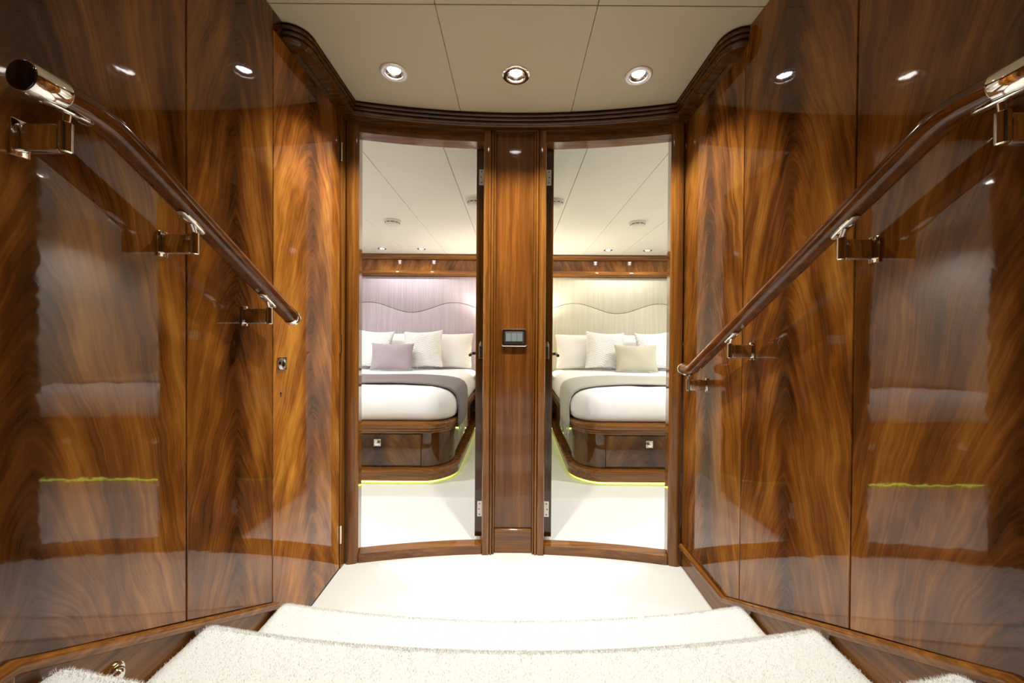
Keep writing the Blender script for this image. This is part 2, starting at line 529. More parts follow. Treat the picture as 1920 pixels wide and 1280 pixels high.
# ------------------------------------------------------------------ curved doorway wall
A_IN, A_OUT, A_END = ang(0.158), ang(0.752), ang(0.86)
wf = tag(obj('wall_front', arc_box(-A_END, A_END, RW, RW+0.075, 2.083, ZC, 40), 'wood_x'), 'curved mahogany wall with two doorways and a pilaster between', 'wall', kind='structure')
for s in (-1, 1):
    a0, a1 = sorted((s*ang(0.808), s*A_OUT))
    # rounded casing
    poly = []
    n = 8
    for k in range(n+1):
        t = k/n
        a = a0 + (a1-a0)*t
        poly.append(polar(a, RW - 0.022 + 0.010*(2*abs(t-0.5))**4))
    poly += [polar(a1, RW+0.075), polar(a0, RW+0.075)]
    obj('casing', prism(NB(), poly, 0.0, 2.128), 'wood_z', wf, 35, origin=(poly[4][0], poly[4][1], 1.0))
    a2, a3 = sorted((s*ang(0.808), s*A_END))
    obj('corner_fillet', arc_box(a2, a3, RW-0.004, RW+0.075, 0.0, 2.128, 3), 'wood_dark_z', wf)
    # door sill
    a4, a5 = sorted((s*A_IN, s*A_OUT))
    obj('sill', arc_box(a4, a5, RW-0.020, RW+0.040, 0.0, 0.044, 24, 0.003), 'wood_x', wf)
    # stepped moulding of the pilaster
    def mp(x, d): return polar(s*ang(x), RW - d)
    prof = [(0.159, 0.010), (0.157, 0.024), (0.154, 0.029), (0.126, 0.029), (0.123, 0.027), (0.121, 0.019), (0.119, 0.024), (0.1165, 0.028), (0.112, 0.029),
            (0.109, 0.027), (0.107, 0.018), (0.105, 0.021), (0.102, 0.023), (0.098, 0.021), (0.096, 0.014), (0.093, 0.0)]
    poly = [mp(*p) for p in prof] + [polar(s*ang(0.093), RW+0.075), polar(s*ang(0.159), RW+0.075)]
    obj('moulding', prism(NB(), poly, 0.0, 2.128), 'wood_z', wf, 35, origin=(s*0.125, 1.88, 1.0))
# the header drops behind the casings
obj('pilaster_panel', arc_box(-ang(0.0928), ang(0.0928), RW-0.004, RW+0.05, 0.125, 2.128, 8), 'wood_pilaster', wf, origin=(0, 1.9, 1.45))
obj('pilaster_base', arc_box(-ang(0.0928), ang(0.0928), RW-0.010, RW+0.05, 0.0, 0.108, 8), 'wood_x', wf)
bm = NB()
tube(bm, [(*polar(ang(0.0928)*(k/8-1), RW-0.010), 0.1165) for k in range(17)], 0.0085, 12)
obj('bead', bm, 'wood_x', wf, 40)

# crown moulding, one run: left return, left side, arc, right side, right return
prof = [(0.0, ZC), (0.072, ZC), (0.0745, ZC-0.003)]
zz = ZC-0.004
for k in range(3):
    h = 0.0175
    dd = 0.075 - 0.0035*k
    for j in range(6):
        a = j/5*PI
        prof.append((dd - 0.010 + 0.010*math.sin(a), zz - h*(1-math.cos(a))/2))
    zz -= h
prof += [(0.055, ZC-0.060), (0.020, ZC-0.060), (0.018, ZC-0.064), (0.0, ZC-0.066)]
rows = []
for d, z in prof:
    line = []
    Y0 = 1.382
    left = []
    for k in range(9):
        a = k/8*PI/2
        left.append((-XW + d*math.sin(a), Y0 - d*math.cos(a), z))
    rr = RW - d
    xs = XW - d
    ae = math.asin(xs/rr)
    arc = [(rr*math.sin(a), YC + rr*math.cos(a), z) for a in [-ae + 2*ae*k/40 for k in range(41)]]
    right = [(-x, y, zz_) for x, y, zz_ in reversed(left)]
    rows.append(left + arc + right)
bm = NB(); grid(bm, rows)
tag(obj('trim_1', bm, 'wood_dark_x', None, 32), 'dark reeded mahogany crown moulding under the lobby ceiling', 'moulding', kind='structure')

# ------------------------------------------------------------------ lobby ceiling
cl = tag(obj('ceiling', box(NB(), -XW-0.02, XW+0.02, 0.2, 1.97, ZC+0.050, ZC+0.06), 'gap'), 'cream panelled ceiling above the lobby and steps', 'ceiling', kind='structure')
LOBBY = [(-0.505, 1.555), (0.0, 1.565), (0.51, 1.565)]
HOLE = 0.040
def holed_panel(x0, x1, y0, y1, cx, cy, r, z, th):
    bm = NB()
    A = [2*PI*k/48 for k in range(48)] + [math.atan2(y-cy, x-cx) % (2*PI) for x in (x0, x1) for y in (y0, y1)]
    A = sorted(A)
    rows = [[], [], [], []]
    for a in A:
        ca, sa = math.cos(a), math.sin(a)
        t = min((x1-cx)/ca if ca > 1e-9 else ((x0-cx)/ca if ca < -1e-9 else 1e9), (y1-cy)/sa if sa > 1e-9 else ((y0-cy)/sa if sa < -1e-9 else 1e9))
        o_ = (cx+ca*t, cy+sa*t); i_ = (cx+ca*r, cy+sa*r)
        rows[0].append((*o_, z+th)); rows[1].append((*o_, z)); rows[2].append((*i_, z)); rows[3].append((*i_, z+th))
    grid(bm, rows, close_u=True, close_v=True)
    return bm
for y0, y1 in ((0.2, 1.238), (1.238, 1.93)):
    for k, (x0, x1) in enumerate(((-XW-0.02, -0.268), (-0.268, 0.268), (0.268, XW+0.02))):
        g = 0.0012
        if y0 > 1: bm = holed_panel(x0+g, x1-g, y0+g, y1-g, *LOBBY[k], HOLE, ZC, 0.012)
        else: bm = box(NB(), x0+g, x1-g, y0+g, y1-g, ZC, ZC+0.012, 0.0015)
        obj('ceiling_panel', bm, 'ceiling_vinyl', cl)
# raised ceiling over the landing
tag(obj('ceiling', box(NB(), -XW-0.1, XW+0.1, -2.25, 0.2, 2.95, 3.0), 'ceiling_vinyl'), 'higher cream ceiling above the upper landing', 'ceiling', kind='structure')
tag(obj('wall_bulkhead', box(NB(), -XW, XW, 0.2, 0.24, ZC+0.06, 2.95), 'ceiling_vinyl'), 'upright cream step between the low and the raised ceiling', 'wall', kind='structure')
tag(obj('wall_back', box(NB(), -XW-0.1, XW+0.1, -2.3, -2.2, 0.3, 3.0), 'dark_wall'), 'dark wooden wall at the far end of the upper landing', 'wall', kind='structure')

def downlight(x, y, z, r, label, group, power, ring='satin_ring', cone=110, glow='lamp_glow', col=(1, 0.97, 0.895), tilt=(0, 0), recess=0.0):
    e = empty('downlight', (x, y, z), label, 'ceiling light', group)
    T = Matrix.Translation((x, y, z))
    bm = NB()
    lathe(bm, [(r, 0.0), (r, -0.0035), (r*0.93, -0.006), (r*0.72, -0.0065), (r*0.66, -0.004), (r*0.64, 0.002 if recess else -0.001), (r*0.66, 0.003 if recess else 0.0), (r*0.70, 0.0)], T, 32)
    bmesh.ops.delete(bm, geom=[f for f in bm.faces if len(f.verts) > 4], context='FACES_ONLY')
    obj('trim_ring', bm, ring, e, 40)
    q = recess
    bm = NB()
    lathe(bm, [(r*0.635, -0.0005), (r*0.60, q*0.4-0.002), (r*0.53, q*0.9-0.003), (r*0.47, q-0.0030), (r*0.47, q-0.001), (r*0.64, q)], T, 28)
    bmesh.ops.delete(bm, geom=[f for f in bm.faces if len(f.verts) > 4], context='FACES_ONLY')
    obj('reflector', bm, 'steel', e, 40)
    bm = NB()
    lathe(bm, [(r*0.475, q-0.0015), (r*0.42, q-0.0035), (0.0, q-0.0048)], T, 24)
    obj('lens', bm, glow, e, 40)
    ld = bpy.data.lights.new('downlight_beam', 'SPOT')
    ld.energy = power; ld.spot_size = math.radians(cone); ld.spot_blend = 0.7
    ld.shadow_soft_size = 0.02; ld.color = col
    lo = bpy.data.objects.new('downlight_beam', ld)
    C.objects.link(lo)
    lo.parent = e
    lo.location = (0, 0, recess - 0.008 if recess else -0.03)
    lo.rotation_euler = (math.radians(tilt[0]), math.radians(tilt[1]), 0)
    return e
downlight(-0.505, 1.555, ZC, 0.057, 'left of three lobby ceiling spotlights, pale ring', 'lobby spotlights', P_LOBBY, recess=0.012)
downlight(0.0, 1.565, ZC, 0.057, 'middle lobby ceiling spotlight with dark chrome ring', 'lobby spotlights', P_LOBBY, 'chrome', recess=0.012)
downlight(0.51, 1.565, ZC, 0.057, 'right of three lobby ceiling spotlights, pale ring', 'lobby spotlights', P_LOBBY, recess=0.012)
for k, (x, y) in enumerate(((-0.45, -0.2), (0.45, -0.2), (0.0, -1.3))):
    downlight(x, y, 2.95, 0.057, ('left', 'right', 'rearmost')[k] + ' spotlight in the raised ceiling over the landing', 'landing spotlights', P_LAND, cone=130)

# ------------------------------------------------------------------ light switch on the pilaster
sw = empty('light_switch', (0.0, 1.892, 1.095), 'chrome framed switch plate with three grey rockers on the pilaster', 'light switch')
ysw = 1.905 - 0.012
bm = NB()
outer = [(-0.064, -0.045), (0.064, -0.045), (0.064, 0.045), (-0.064, 0.045)]
rows = []
for inset, dep in ((0.0, 0.0), (0.001, 0.007), (0.004, 0.0095), (0.016, 0.0095), (0.019, 0.005), (0.0195, 0.001)):
    rows.append([(math.copysign(abs(x)-inset, x), ysw - dep, 1.095 + math.copysign(abs(z)-inset, z)) for x, z in outer])
vs = grid(bm, rows, close_u=True)
bm.faces.new(vs[-1])
bmesh.ops.bevel(bm, geom=[e for e in bm.edges if abs((e.verts[0].co-e.verts[1].co).normalized().y) > 0.3], offset=0.003, segments=3, affect='EDGES')
obj('frame', bm, 'chrome', sw, 40)
for k in range(3):
    x0 = -0.0435 + 0.029*k
    obj('rocker', box(NB(), x0+0.0006, x0+0.0284, ysw-0.008, ysw-0.002, 1.0755, 1.1175, 0.001), 'rocker', sw)
obj('bezel', box(NB(), -0.0435, 0.0435, ysw-0.0075, ysw-0.002, 1.118, 1.1235, 0.0008), 'steel', sw)

# ------------------------------------------------------------------ cabin doors, standing open against the partition
def cabin_door(n, s):
    side = 'left' if s < 0 else 'right'
    e = empty('door_%d' % n, (s*0.158, 1.945, 0.055), 'dark glossy door of the %s cabin standing open, edge on' % side, 'door', kind='structure')
    y0, y1 = 1.945, 2.545
    x0, x1 = sorted((s*0.158, s*0.200))
    lf = obj('door_leaf', box(NB(), x0, x1, y0, y1, 0.055, 2.072, 0.002, 2), 'wood_dark_z', e)
    for zc in (1.925, 0.20):
        xa, xb = sorted((s*0.150, s*0.187))
        h = obj('hinge', box(NB(), xa, xb, y0-0.003, y0+0.001, zc-0.040, zc+0.040, 0.001), 'hinge_white', e)
        for dz in (-0.028, 0, 0.028):
            bm = NB(); lathe(bm, [(0.003, 0), (0.0035, 0.0012), (0.0, 0.0016)], Matrix.Translation((s*(0.1775 if dz == 0 else 0.1745), y0-0.003, zc+dz)) @ Matrix.Rotation(PI/2, 4, 'X'), 10)
            obj('screw', bm, 'slot', h)
    xa, xb = sorted((s*0.150, s*0.1815))
    h = obj('hinge', box(NB(), xa, xb, y0-0.004, y0+0.001, 0.985, 1.065, 0.001), 'chrome', e)
    bm = NB(); lathe(bm, [(0.005, -0.012), (0.006, -0.011), (0.006, 0.011), (0.005, 0.012)], Matrix.Translation((s*0.172, y0-0.008, 1.062)), 12)
    obj('knuckle', bm, 'chrome', h, 40)
    yh, zh = 2.47, 0.985
    hd = NB(); lathe(hd, [(0.022, 0.0), (0.022, 0.006), (0.0, 0.008)], Matrix.Translation((s*0.199, yh, zh)) @ Matrix.Rotation(s*PI/2, 4, 'Y'), 20)
    hh = obj('handle', hd, 'bronze', e, 40)
    bm = NB(); tube(bm, smoothpath([(s*0.202, yh, zh), (s*0.268, yh, zh+0.004), (s*0.270, yh-0.10, zh-0.004)], 0.02), 0.0095, 12)
    obj('lever', bm, 'bronze', hh, 60)
    e.rotation_euler = (0, 0, -s*math.radians(1.2))
cabin_door(2, -1); cabin_door(3, 1)

# ------------------------------------------------------------------ handrails
def handrail(s):
    side = 'left' if s < 0 else 'right'
    XR = s*0.735
    if s < 0:
        pts = [(XR, 0.560, 1.484), (XR, 0.668, 1.484), (XR, 1.245, 1.152)]
        br = [(0.615, 0), (0.862, 1), (1.125, 1)]
    else:
        pts = [(XR, 0.525, 1.484), (XR, 0.640, 1.484), (XR, 1.545, 0.966), (XR, 1.625, 0.966)]
        br = [(0.568, 0), (0.845, 1), (1.275, 1), (1.575, 0)]
    e = empty('handrail', (s*XW, 0.9, 1.2), ('mahogany handrail with chrome ends and three brackets on the left wall' if s < 0 else
              'longer mahogany handrail with cranked foot and four brackets on the right wall'), 'handrail', 'stair handrails')
    prof = []
    for k in range(24):
        a = 2*PI*k/24
        a_, b_ = 0.0235*math.cos(a), 0.0235*math.sin(a)
        prof.append((a_, max(b_, -0.0190)))
    path = smoothpath(pts, 0.045 if s < 0 else 0.03, 8)
    r = NB(); tube(r, path, 0, prof=prof)
    obj('rail', r, 'wood_rail', e, 40)
    # chrome ends
    def cap(p, d, L):
        q = d.to_track_quat('Z', 'Y').to_matrix().to_4x4()
        bm = NB(); lathe(bm, [(0.0240, -L), (0.0248, -L+0.002), (0.0248, -0.004), (0.0235, 0.0), (0.020, 0.0012), (0.0, 0.0016)], Matrix.Translation(p) @ q, 32)
        c = obj('end_cap', bm, 'chrome', e, 40)
        bm = NB(); lathe(bm, [(0.0225, 0.0006), (0.0225, 0.0018), (0.019, 0.0030), (0.0, 0.0034)], Matrix.Translation(p) @ q, 32)
        obj('end_face', bm, 'painted_reflection' if L > 0.03 else 'chrome', c, 40)  # upper end: black paints the dark reflection in the chrome face
    p0, p1 = Vector(pts[0]), Vector(pts[1])
    cap(p0 - (p1-p0).normalized()*0.001, (p0-p1).normalized(), 0.046)
    p0, p1 = Vector(pts[-1]), Vector(pts[-2])
    cap(p0 - (p1-p0).normalized()*0.001, (p0-p1).normalized(), 0.020)
    def zr_at(y):
        for a, b in zip(pts, pts[1:]):
            if a[1] <= y <= b[1]: return a[2] + (b[2]-a[2])*(y-a[1])/(b[1]-a[1]), (b[2]-a[2])/(b[1]-a[1])
    for y, _ in br:
        z, sl = zr_at(y)
        t = Vector((0, 1, sl)).normalized()
        up = Vector((0, -t.z, t.y))
        c = Vector((XR, y, z)) - up*0.0205
        bm = NB()
        # saddle plate under the rail: rounded bar
        plate = []
        for k in range(16):
            a = 2*PI*k/16
            ca, sa = math.cos(a), math.sin(a)
            plate.append((math.copysign(abs(ca)**0.5, ca)*0.036, math.copysign(abs(sa)**0.7, sa)*0.0115))
        rows = [[c + t*a + Vector((b, 0, 0)) + up*h for a, b in plate] for h in (0.003, -0.0035)]
        rows.append([c + t*a*0.9 + Vector((b*0.85, 0, 0)) - up*0.0052 for a, b in plate])
        vs = grid(bm, rows, close_u=True); bm.faces.new(vs[0]); bm.faces.new(vs[-1])
        zb = z - 0.082
        br_o = obj('bracket', bm, 'chrome', e, 40)
        bm = NB()
        top = c - up*0.003
        XA = XR + s*0.002
        tube(bm, smoothpath([top, (XA, y, z-0.040)], 0.01), 0.0055, 12)
        obj('pin', bm, 'chrome', br_o, 50)
        bm = NB()
        lathe(bm, [(0.0065, zb-0.0065), (0.0088, zb-0.0045), (0.0092, z-0.046), (0.0092, z-0.040), (0.0075, z-0.0385)], Matrix.Translation((XA, y, 0)), 16)
        obj('stem', bm, 'chrome', br_o, 40)
        xa, xb = sorted((XA + s*0.004, s*(XW-0.001)))
        obj('arm', box(NB(), xa, xb, y-0.0075, y+0.0075, zb-0.006, zb+0.040, 0.0045, 3), 'chrome', br_o, 40)
        xa, xb = sorted((s*(XW-0.0045), s*(XW+0.001)))
        obj('flange', box(NB(), xa, xb, y-0.0125, y+0.0125, zb-0.013, zb+0.047, 0.002, 2), 'chrome', br_o, 40)
handrail(-1); handrail(1)

# small chrome step light on the left stringer
sl = empty('step_light', (-XW+0.002, 0.752, 0.405), 'small chrome hooded step light low on the left stringer', 'step light')
T = Matrix.Translation((-XW+0.002, 0.752, 0.405)) @ Matrix.Rotation(PI/2, 4, 'Y')
bm = NB(); lathe(bm, [(0.024, 0.0), (0.024, 0.004), (0.021, 0.006), (0.0, 0.007)], T, 24)
obj('base_plate', bm, 'chrome', sl, 40)
bm = NB(); lathe(bm, [(0.017, 0.005), (0.0165, 0.012), (0.013, 0.017), (0.006, 0.0195), (0.0, 0.020)], T, 24)
obj('hood', bm, 'chrome', sl, 60)

# ------------------------------------------------------------------ cabins
def rr_loop(x0, x1, y0, y1, rf, rb, d, z, n=10, s=1, cx=0):
    """rounded rectangle, front corners (y0) radius rf, rear corners rb, inset by d"""
    x0, x1, y0, y1 = x0+d, x1-d, y0+d, y1-d
    rf, rb = max(rf-d, 0.004), max(rb-d, 0.004)
    out = []
    for (cxx, cyy, r, a0) in ((x0+rf, y0+rf, rf, PI), (x1-rf, y0+rf, rf, 1.5*PI), (x1-rb, y1-rb, rb, 0), (x0+rb, y1-rb, rb, 0.5*PI)):
        for k in range(n+1):
            a = a0 + PI/2*k/n
            out.append((s*(cxx + r*math.cos(a)), cyy + r*math.sin(a), z))
    return out

def ring_solid(prof, box_, rf, rb, s, n=10, cap=True):
    bm = NB()
    rows = [rr_loop(*box_, rf, rb, d, z, n, s) for d, z in prof]
    vs = grid(bm, rows, close_u=True)
    if cap:
        bm.faces.new(vs[0]); bm.faces.new(vs[-1])
    return bm

def pillow(name, wd, ht, th, m, loc, tilt, rz, label, group, pinch=0.07, seed=0, roll=0, cat='pillow', rows_n=22):
    rnd = random.Random(seed)
    ph = [rnd.uniform(0, 6.28) for _ in range(6)]
    bm = NB()
    n = rows_n
    def P(i, j, sgn):
        u, v = -1+2*i/n, -1+2*j/n
        u_, v_ = math.sin(u*PI/2), math.sin(v*PI/2)
        u_, v_ = 0.5*(u+u_), 0.5*(v+v_)
        x = u_*wd/2*(1 - pinch*(1-v_*v_)*u_*u_)
        z = v_*ht/2*(1 - pinch*1.2*(1-u_*u_)*v_*v_)
        e = max(0, (1-abs(u_)**2.6))*max(0, (1-abs(v_)**2.6))
        t = th/2*e**0.55
        t *= 1 + 0.10*math.sin(5*u_+ph[0])*math.sin(4*v_+ph[1])
        z -= 0.012*math.sin(3*u_+ph[2])*(1-v_*v_)
        return Vector((x, sgn*t, z))
    A = [[bm.verts.new(P(i, j, -1)) for j in range(n+1)] for i in range(n+1)]
    B = [[A[i][j] if i in (0, n) or j in (0, n) else bm.verts.new(P(i, j, 1)) for j in range(n+1)] for i in range(n+1)]
    for i in range(n):
        for j in range(n):
            bm.faces.new((A[i][j], A[i+1][j], A[i+1][j+1], A[i][j+1]))
            try: bm.faces.new((B[i][j], B[i+1][j], B[i+1][j+1], B[i][j+1]))
            except ValueError: pass
    o = obj(name, bm, m, None, 180)
    mt = (Matrix.Translation(loc) @ Matrix.Rotation(rz, 4, 'Z') @ Matrix.Rotation(-tilt, 4, 'X') @ Matrix.Rotation(roll, 4, 'Y') @ Matrix.Translation((0, 0, ht/2)))
    # let the lowest point of the pillow just touch the bed
    zmin = min((mt @ v.co).z for v in o.data.vertices)
    mt = Matrix.Translation((0, 0, loc[2] - zmin)) @ mt
    o.matrix_basis = mt
    return tag(o, label, cat, group)

def cabin(s):
    side = 'left' if s < 0 else 'right'
    L = s < 0
    silk = 'silk_lilac' if L else 'silk_cream'
    hue = 'lilac' if L else 'cream'
    def bx(x0, x1, *a, **k):
        x0, x1 = sorted((s*x0, s*x1)); return box(NB(), x0, x1, *a, **k)
    XO = 2.55
    tag(obj('floor', bx(0.13, XO, 1.90, YB+0.1, -0.05, FC), 'carpet'), 'cream carpet floor of the %s cabin' % side, 'floor', kind='structure')
    tag(obj('wall_head_'+side, bx(0.06, XO, YB, YB+0.08, -0.05, 2.3), 'cabin_wall'), 'pale head wall behind the %s bed' % side, 'wall', kind='structure')
    tag(obj('wall_outer_'+side, bx(XO, XO+0.08, 1.7, YB+0.08, -0.05, 2.3), 'cabin_wall'), 'pale outer wall of the %s cabin' % side, 'wall', kind='structure')
    tag(obj('wall_partition_'+side, bx(0.06, 0.13, 1.955, YB, -0.05, 2.3), 'cabin_wall'), 'partition wall beside the open door of the %s cabin' % side, 'wall', kind='structure')
    tag(obj('wall_entry_'+side, bx(0.86, XO, 1.74, 1.80, -0.05, 2.3), 'cabin_wall'), 'pale entry wall of the %s cabin beside the doorway' % side, 'wall', kind='structure')
    ce = tag(obj('ceiling', bx(0.06, XO, 1.98, YB, ZCC+0.016, ZCC+0.06), 'cabin_wall'), 'cream panelled ceiling of the %s cabin' % side, 'ceiling', kind='structure')
    xs = [0.13, 0.405, 0.88, 1.36, 1.84, XO]
    for a, b in zip(xs, xs[1:]):
        g = 0.0014
        obj('ceiling_panel', bx(a+g, b-g, 1.98, YB, ZCC, ZCC+0.015, bev=0.0018), 'ceiling_cabin', ce)
    # pelmet above the headboard
    p = empty('pelmet', (s*1.35, YB, 1.88), 'mahogany pelmet running above the %s headboard' % hue, 'pelmet')
    def hx(prof, nm, m):
        bm = NB()
        prism(bm, [(y, z) for y, z in prof], s*0.14, s*(XO-0.01), 'x')
        return obj(nm, bm, m, p, 35)
    hx([(YB-0.001, 2.098), (4.865, 2.098), (4.850, 2.104), (4.845, 2.116), (4.835, 2.120), (4.828, 2.132), (4.822, 2.137), (4.82, 2.150), (4.83, 2.152), (YB-0.001, 2.152)], 'cornice', 'wood_x')
    hx([(YB-0.001, 1.958), (4.905, 1.958), (4.905, 2.0975), (YB-0.001, 2.0975)], 'frieze', 'flame_x')
    hx([(YB-0.001, 1.957), (4.86, 1.957), (4.835, 1.950), (4.822, 1.932), (4.820, 1.915), (4.828, 1.900), (4.840, 1.893), (4.84, 1.882), (YB-0.001, 1.882)], 'lower_moulding', 'wood_x')
    # table lamp on the nightstand, behind the open door
    tl = empty('table_lamp', (s*0.27, 4.62, 0.745), 'table lamp on the nightstand of the %s cabin, behind the open door' % side, 'table lamp')
    T = Matrix.Translation((s*0.27, 4.62, 0.745))
    bm = NB(); lathe(bm, [(0.065, 0.0), (0.065, 0.012), (0.02, 0.02), (0.014, 0.06), (0.028, 0.14), (0.014, 0.23), (0.009, 0.30)], T, 24)
    obj('base', bm, 'chrome', tl, 50)
    bm = NB(); grid(bm, [[T @ Vector((r_*math.cos(2*PI*k/32), r_*math.sin(2*PI*k/32), h)) for k in range(32)] for r_, h in ((0.115, 0.27), (0.085, 0.50), (0.082, 0.50), (0.112, 0.27))], close_u=True, close_v=True)
    obj('shade', bm, 'lampshade', tl, 50)
    bm = NB(); lathe(bm, [(0.012, 0.30), (0.014, 0.33), (0.028, 0.36), (0.030, 0.38), (0.018, 0.405), (0.0, 0.41)], T, 20)
    obj('lamp_bulb', bm, 'bulb', tl, 60)
    ld = bpy.data.lights.new('lamp_light', 'POINT'); ld.energy = 16.0; ld.color = (1, 0.94, 0.80); ld.shadow_soft_size = 0.03
    lo = bpy.data.objects.new('lamp_light', ld); C.objects.link(lo); lo.parent = tl; lo.location = (0, 0, 0.445)
    # headboard: two padded fields with a wavy seam
    xc = 1.345
    hb = empty('headboard', (s*xc, YB-0.02, 0.5), '%s silk headboard with a wavy seam across it' % ('lilac' if L else 'pale cream'), 'headboard')
    def wave(x): return 1.473 - 0.066*math.cos(2*PI*(x-xc)/1.13)
    def field(nm, lo, hi):
        n = 72
        bm = NB(); rows = []
        for k in range(n+1):
            x = 0.15 + (2.5-0.15)*k/n
            a, b = lo(x), hi(x)
            r = 0.009
            rows.append([(s*x, 4.918, a), (s*x, 4.893, a), (s*x, 4.887, a+0.3*r), (s*x, 4.8845, a+r), (s*x, 4.8845, b-r), (s*x, 4.887, b-0.3*r), (s*x, 4.893, b), (s*x, 4.918, b)])
        vs = grid(bm, rows); bm.faces.new(vs[0]); bm.faces.new(vs[-1])
        return obj(nm, bm, silk, hb, 60)
    field('upper_field', lambda x: wave(x)+0.002, lambda x: 1.880)
    field('lower_field', lambda x: 0.45, lambda x: wave(x)-0.002)
    # bed
    cx, hw = 1.325, 0.86
    X0, X1 = cx-hw, cx+hw
    bed = empty('bed', (s*cx, 3.8, FC), 'mahogany platform bed with rounded foot in the %s cabin' % side, 'bed', 'cabin beds')
    Y0, Y1 = 2.745, 4.86
    BX = (X0, X1, Y0, Y1)
    obj('body', ring_solid([(0, 0.13), (0, 0.384)], BX, 0.215, 0.02, s, 14), 'flame_bed', bed, 40)
    obj('plinth', ring_solid([(0.0, 0.040), (-0.030, 0.041), (-0.038, 0.047), (-0.038, 0.088), (-0.045, 0.094), (-0.050, 0.106), (-0.050, 0.118), (-0.040, 0.128), (-0.004, 0.131)],
        (X0, X1, Y0, Y1-0.05), 0.215, 0.02, s, 14), 'wood_x', bed, 35)
    tp = [(0.0, 0.384), (-0.012, 0.386), (-0.016, 0.392), (-0.012, 0.400), (-0.019, 0.403), (-0.023, 0.410), (-0.018, 0.418), (-0.025, 0.421), (-0.030, 0.430), (-0.030, 0.452), (-0.022, 0.462), (0.06, 0.466)]
    obj('top_moulding', ring_solid(tp, (X0, X1, Y0, Y1-0.035), 0.215, 0.02, s, 14), 'wood_x', bed, 35)
    obj('foot', ring_solid([(0.026, FC), (0.026, 0.042)], BX, 0.20, 0.02, s, 12), 'wood_dark_x', bed)
    bm = NB()
    grid(bm, [rr_loop(X0, X1, Y0, Y1-0.05, 0.215, 0.02, d, z, 12, s) for d, z in ((0.025, 0.026), (0.012, 0.026), (0.012, 0.034), (0.025, 0.034))], close_u=True, close_v=True)
    tag(obj('glow_strip', bm, 'led_green', bed), 'yellow green light strip under the plinth')
    for k, (a, b) in enumerate(((X0+0.215, cx-0.004), (cx+0.004, X1-0.215))):
        dr = obj('drawer', bx(a+0.002, b, Y0-0.006, Y0+0.02, 0.146, 0.374, bev=0.002, seg=2), 'flame_drawer', bed, origin=(s*(a+b)/2, Y0, 0.26))
        kx = (a+b)/2
        obj('reveal', bx(a-0.002, b+0.003, Y0-0.0015, Y0+0.02, 0.142, 0.378), 'gap', dr)
        pl = obj('knob_plate', bx(kx-0.026, kx+0.026, Y0-0.009, Y0-0.005, 0.288, 0.340, bev=0.001), 'steel', dr)
        bm = NB()
        lathe(bm, [(0.008, 0.0), (0.008, 0.006), (0.019, 0.010), (0.021, 0.016), (0.016, 0.022), (0.0, 0.024)], Matrix.Translation((s*kx, Y0-0.008, 0.314)) @ Matrix.Rotation(PI/2, 4, 'X'), 20)
        obj('knob', bm, 'chrome', dr, 50)
    # duvet
    rnd = random.Random(3 if L else 5)
    ph = [rnd.uniform(0, 6.28) for _ in range(12)]
    prof = [(0.030, 0.4665), (0.012, 0.470), (-0.006, 0.490), (-0.012, 0.53), (-0.008, 0.575), (0.008, 0.615), (0.035, 0.648), (0.075, 0.672), (0.13, 0.686), (0.20, 0.694), (0.30, 0.698), (0.42, 0.700), (0.56, 0.700), (0.70, 0.700)]
    bm = NB(); rows = []
    DB = (X0-0.006, X1+0.006, 2.775, 4.835)
    for i, (d, z) in enumerate(prof):
        lp = rr_loop(*DB, 0.20, 0.06, d, z, 14, 1)
        out = []
        # extra points along straight edges
        m_ = len(lp)
        full = []
        for q in range(m_):
            a, b = Vector(lp[q]), Vector(lp[(q+1) % m_])
            full.append(a)
            seg = 24 if (q % 15) == 14 else 1
            for e in range(1, seg): full.append(a.lerp(b, e/seg))
        for p_ in full:
            wgt = min(1, i/3)*(1 if i < 12 else 0.6)
            dz = 0.004*math.sin(9*p_.x+ph[0]+3*p_.y)*math.sin(5*p_.y+ph[1]) + 0.0025*math.sin(23*p_.x+ph[2])*math.sin(17*p_.y+ph[3])
            # tucked corner fold at the foot
            fx = math.exp(-((p_.x-(X0+0.10))/0.016)**2) * (p_.y < 3.05)
            side_out = 0.012*fx*(1 if 1 < i < 7 else 0.3)
            out.append((s*p_.x, p_.y - side_out, p_.z + dz*wgt))
        rows.append(out)
    vs = grid(bm, rows, close_u=True); bm.faces.new(vs[-1]); bm.faces.new(vs[0])
    tag(obj('duvet', bm, 'linen', None, 180), 'smooth white duvet tucked over the %s bed' % side, 'duvet', 'cabin duvets')
    # throw draped across the bed
    tm = 'throw_mauve' if L else 'throw_grey'
    th = empty('throw', (s*cx, 3.4, 0.70), ('dark mauve grey throw with pale fringe draped across the left bed' if L else 'pale grey fringed throw draped across the right bed'), 'throw blanket', 'bed throws')
    sec = [(X0-0.048, 0.405), (X0-0.046, 0.45), (X0-0.043, 0.48), (X0-0.036, 0.54), (X0-0.026, 0.59), (X0-0.008, 0.632), (X0+0.022, 0.666), (X0+0.065, 0.690), (X0+0.125, 0.704), (X0+0.20, 0.712)]
    inn = [(X0+0.20 + (2*hw-0.40)*k/16, 0.7145) for k in range(1, 16)]
    sec = sec + inn + [(2*cx-x, z) for x, z in reversed(sec)]
    rows = []
    nk = len(sec)
    def ysh(x, z):
        t = max(0, min(1, (X0+0.55-x)/0.55))
        return -0.09*t*t*(3-2*t) - 0.075*max(0, min(1, (0.64-z)/0.2))*(x < cx)
    ny = 12
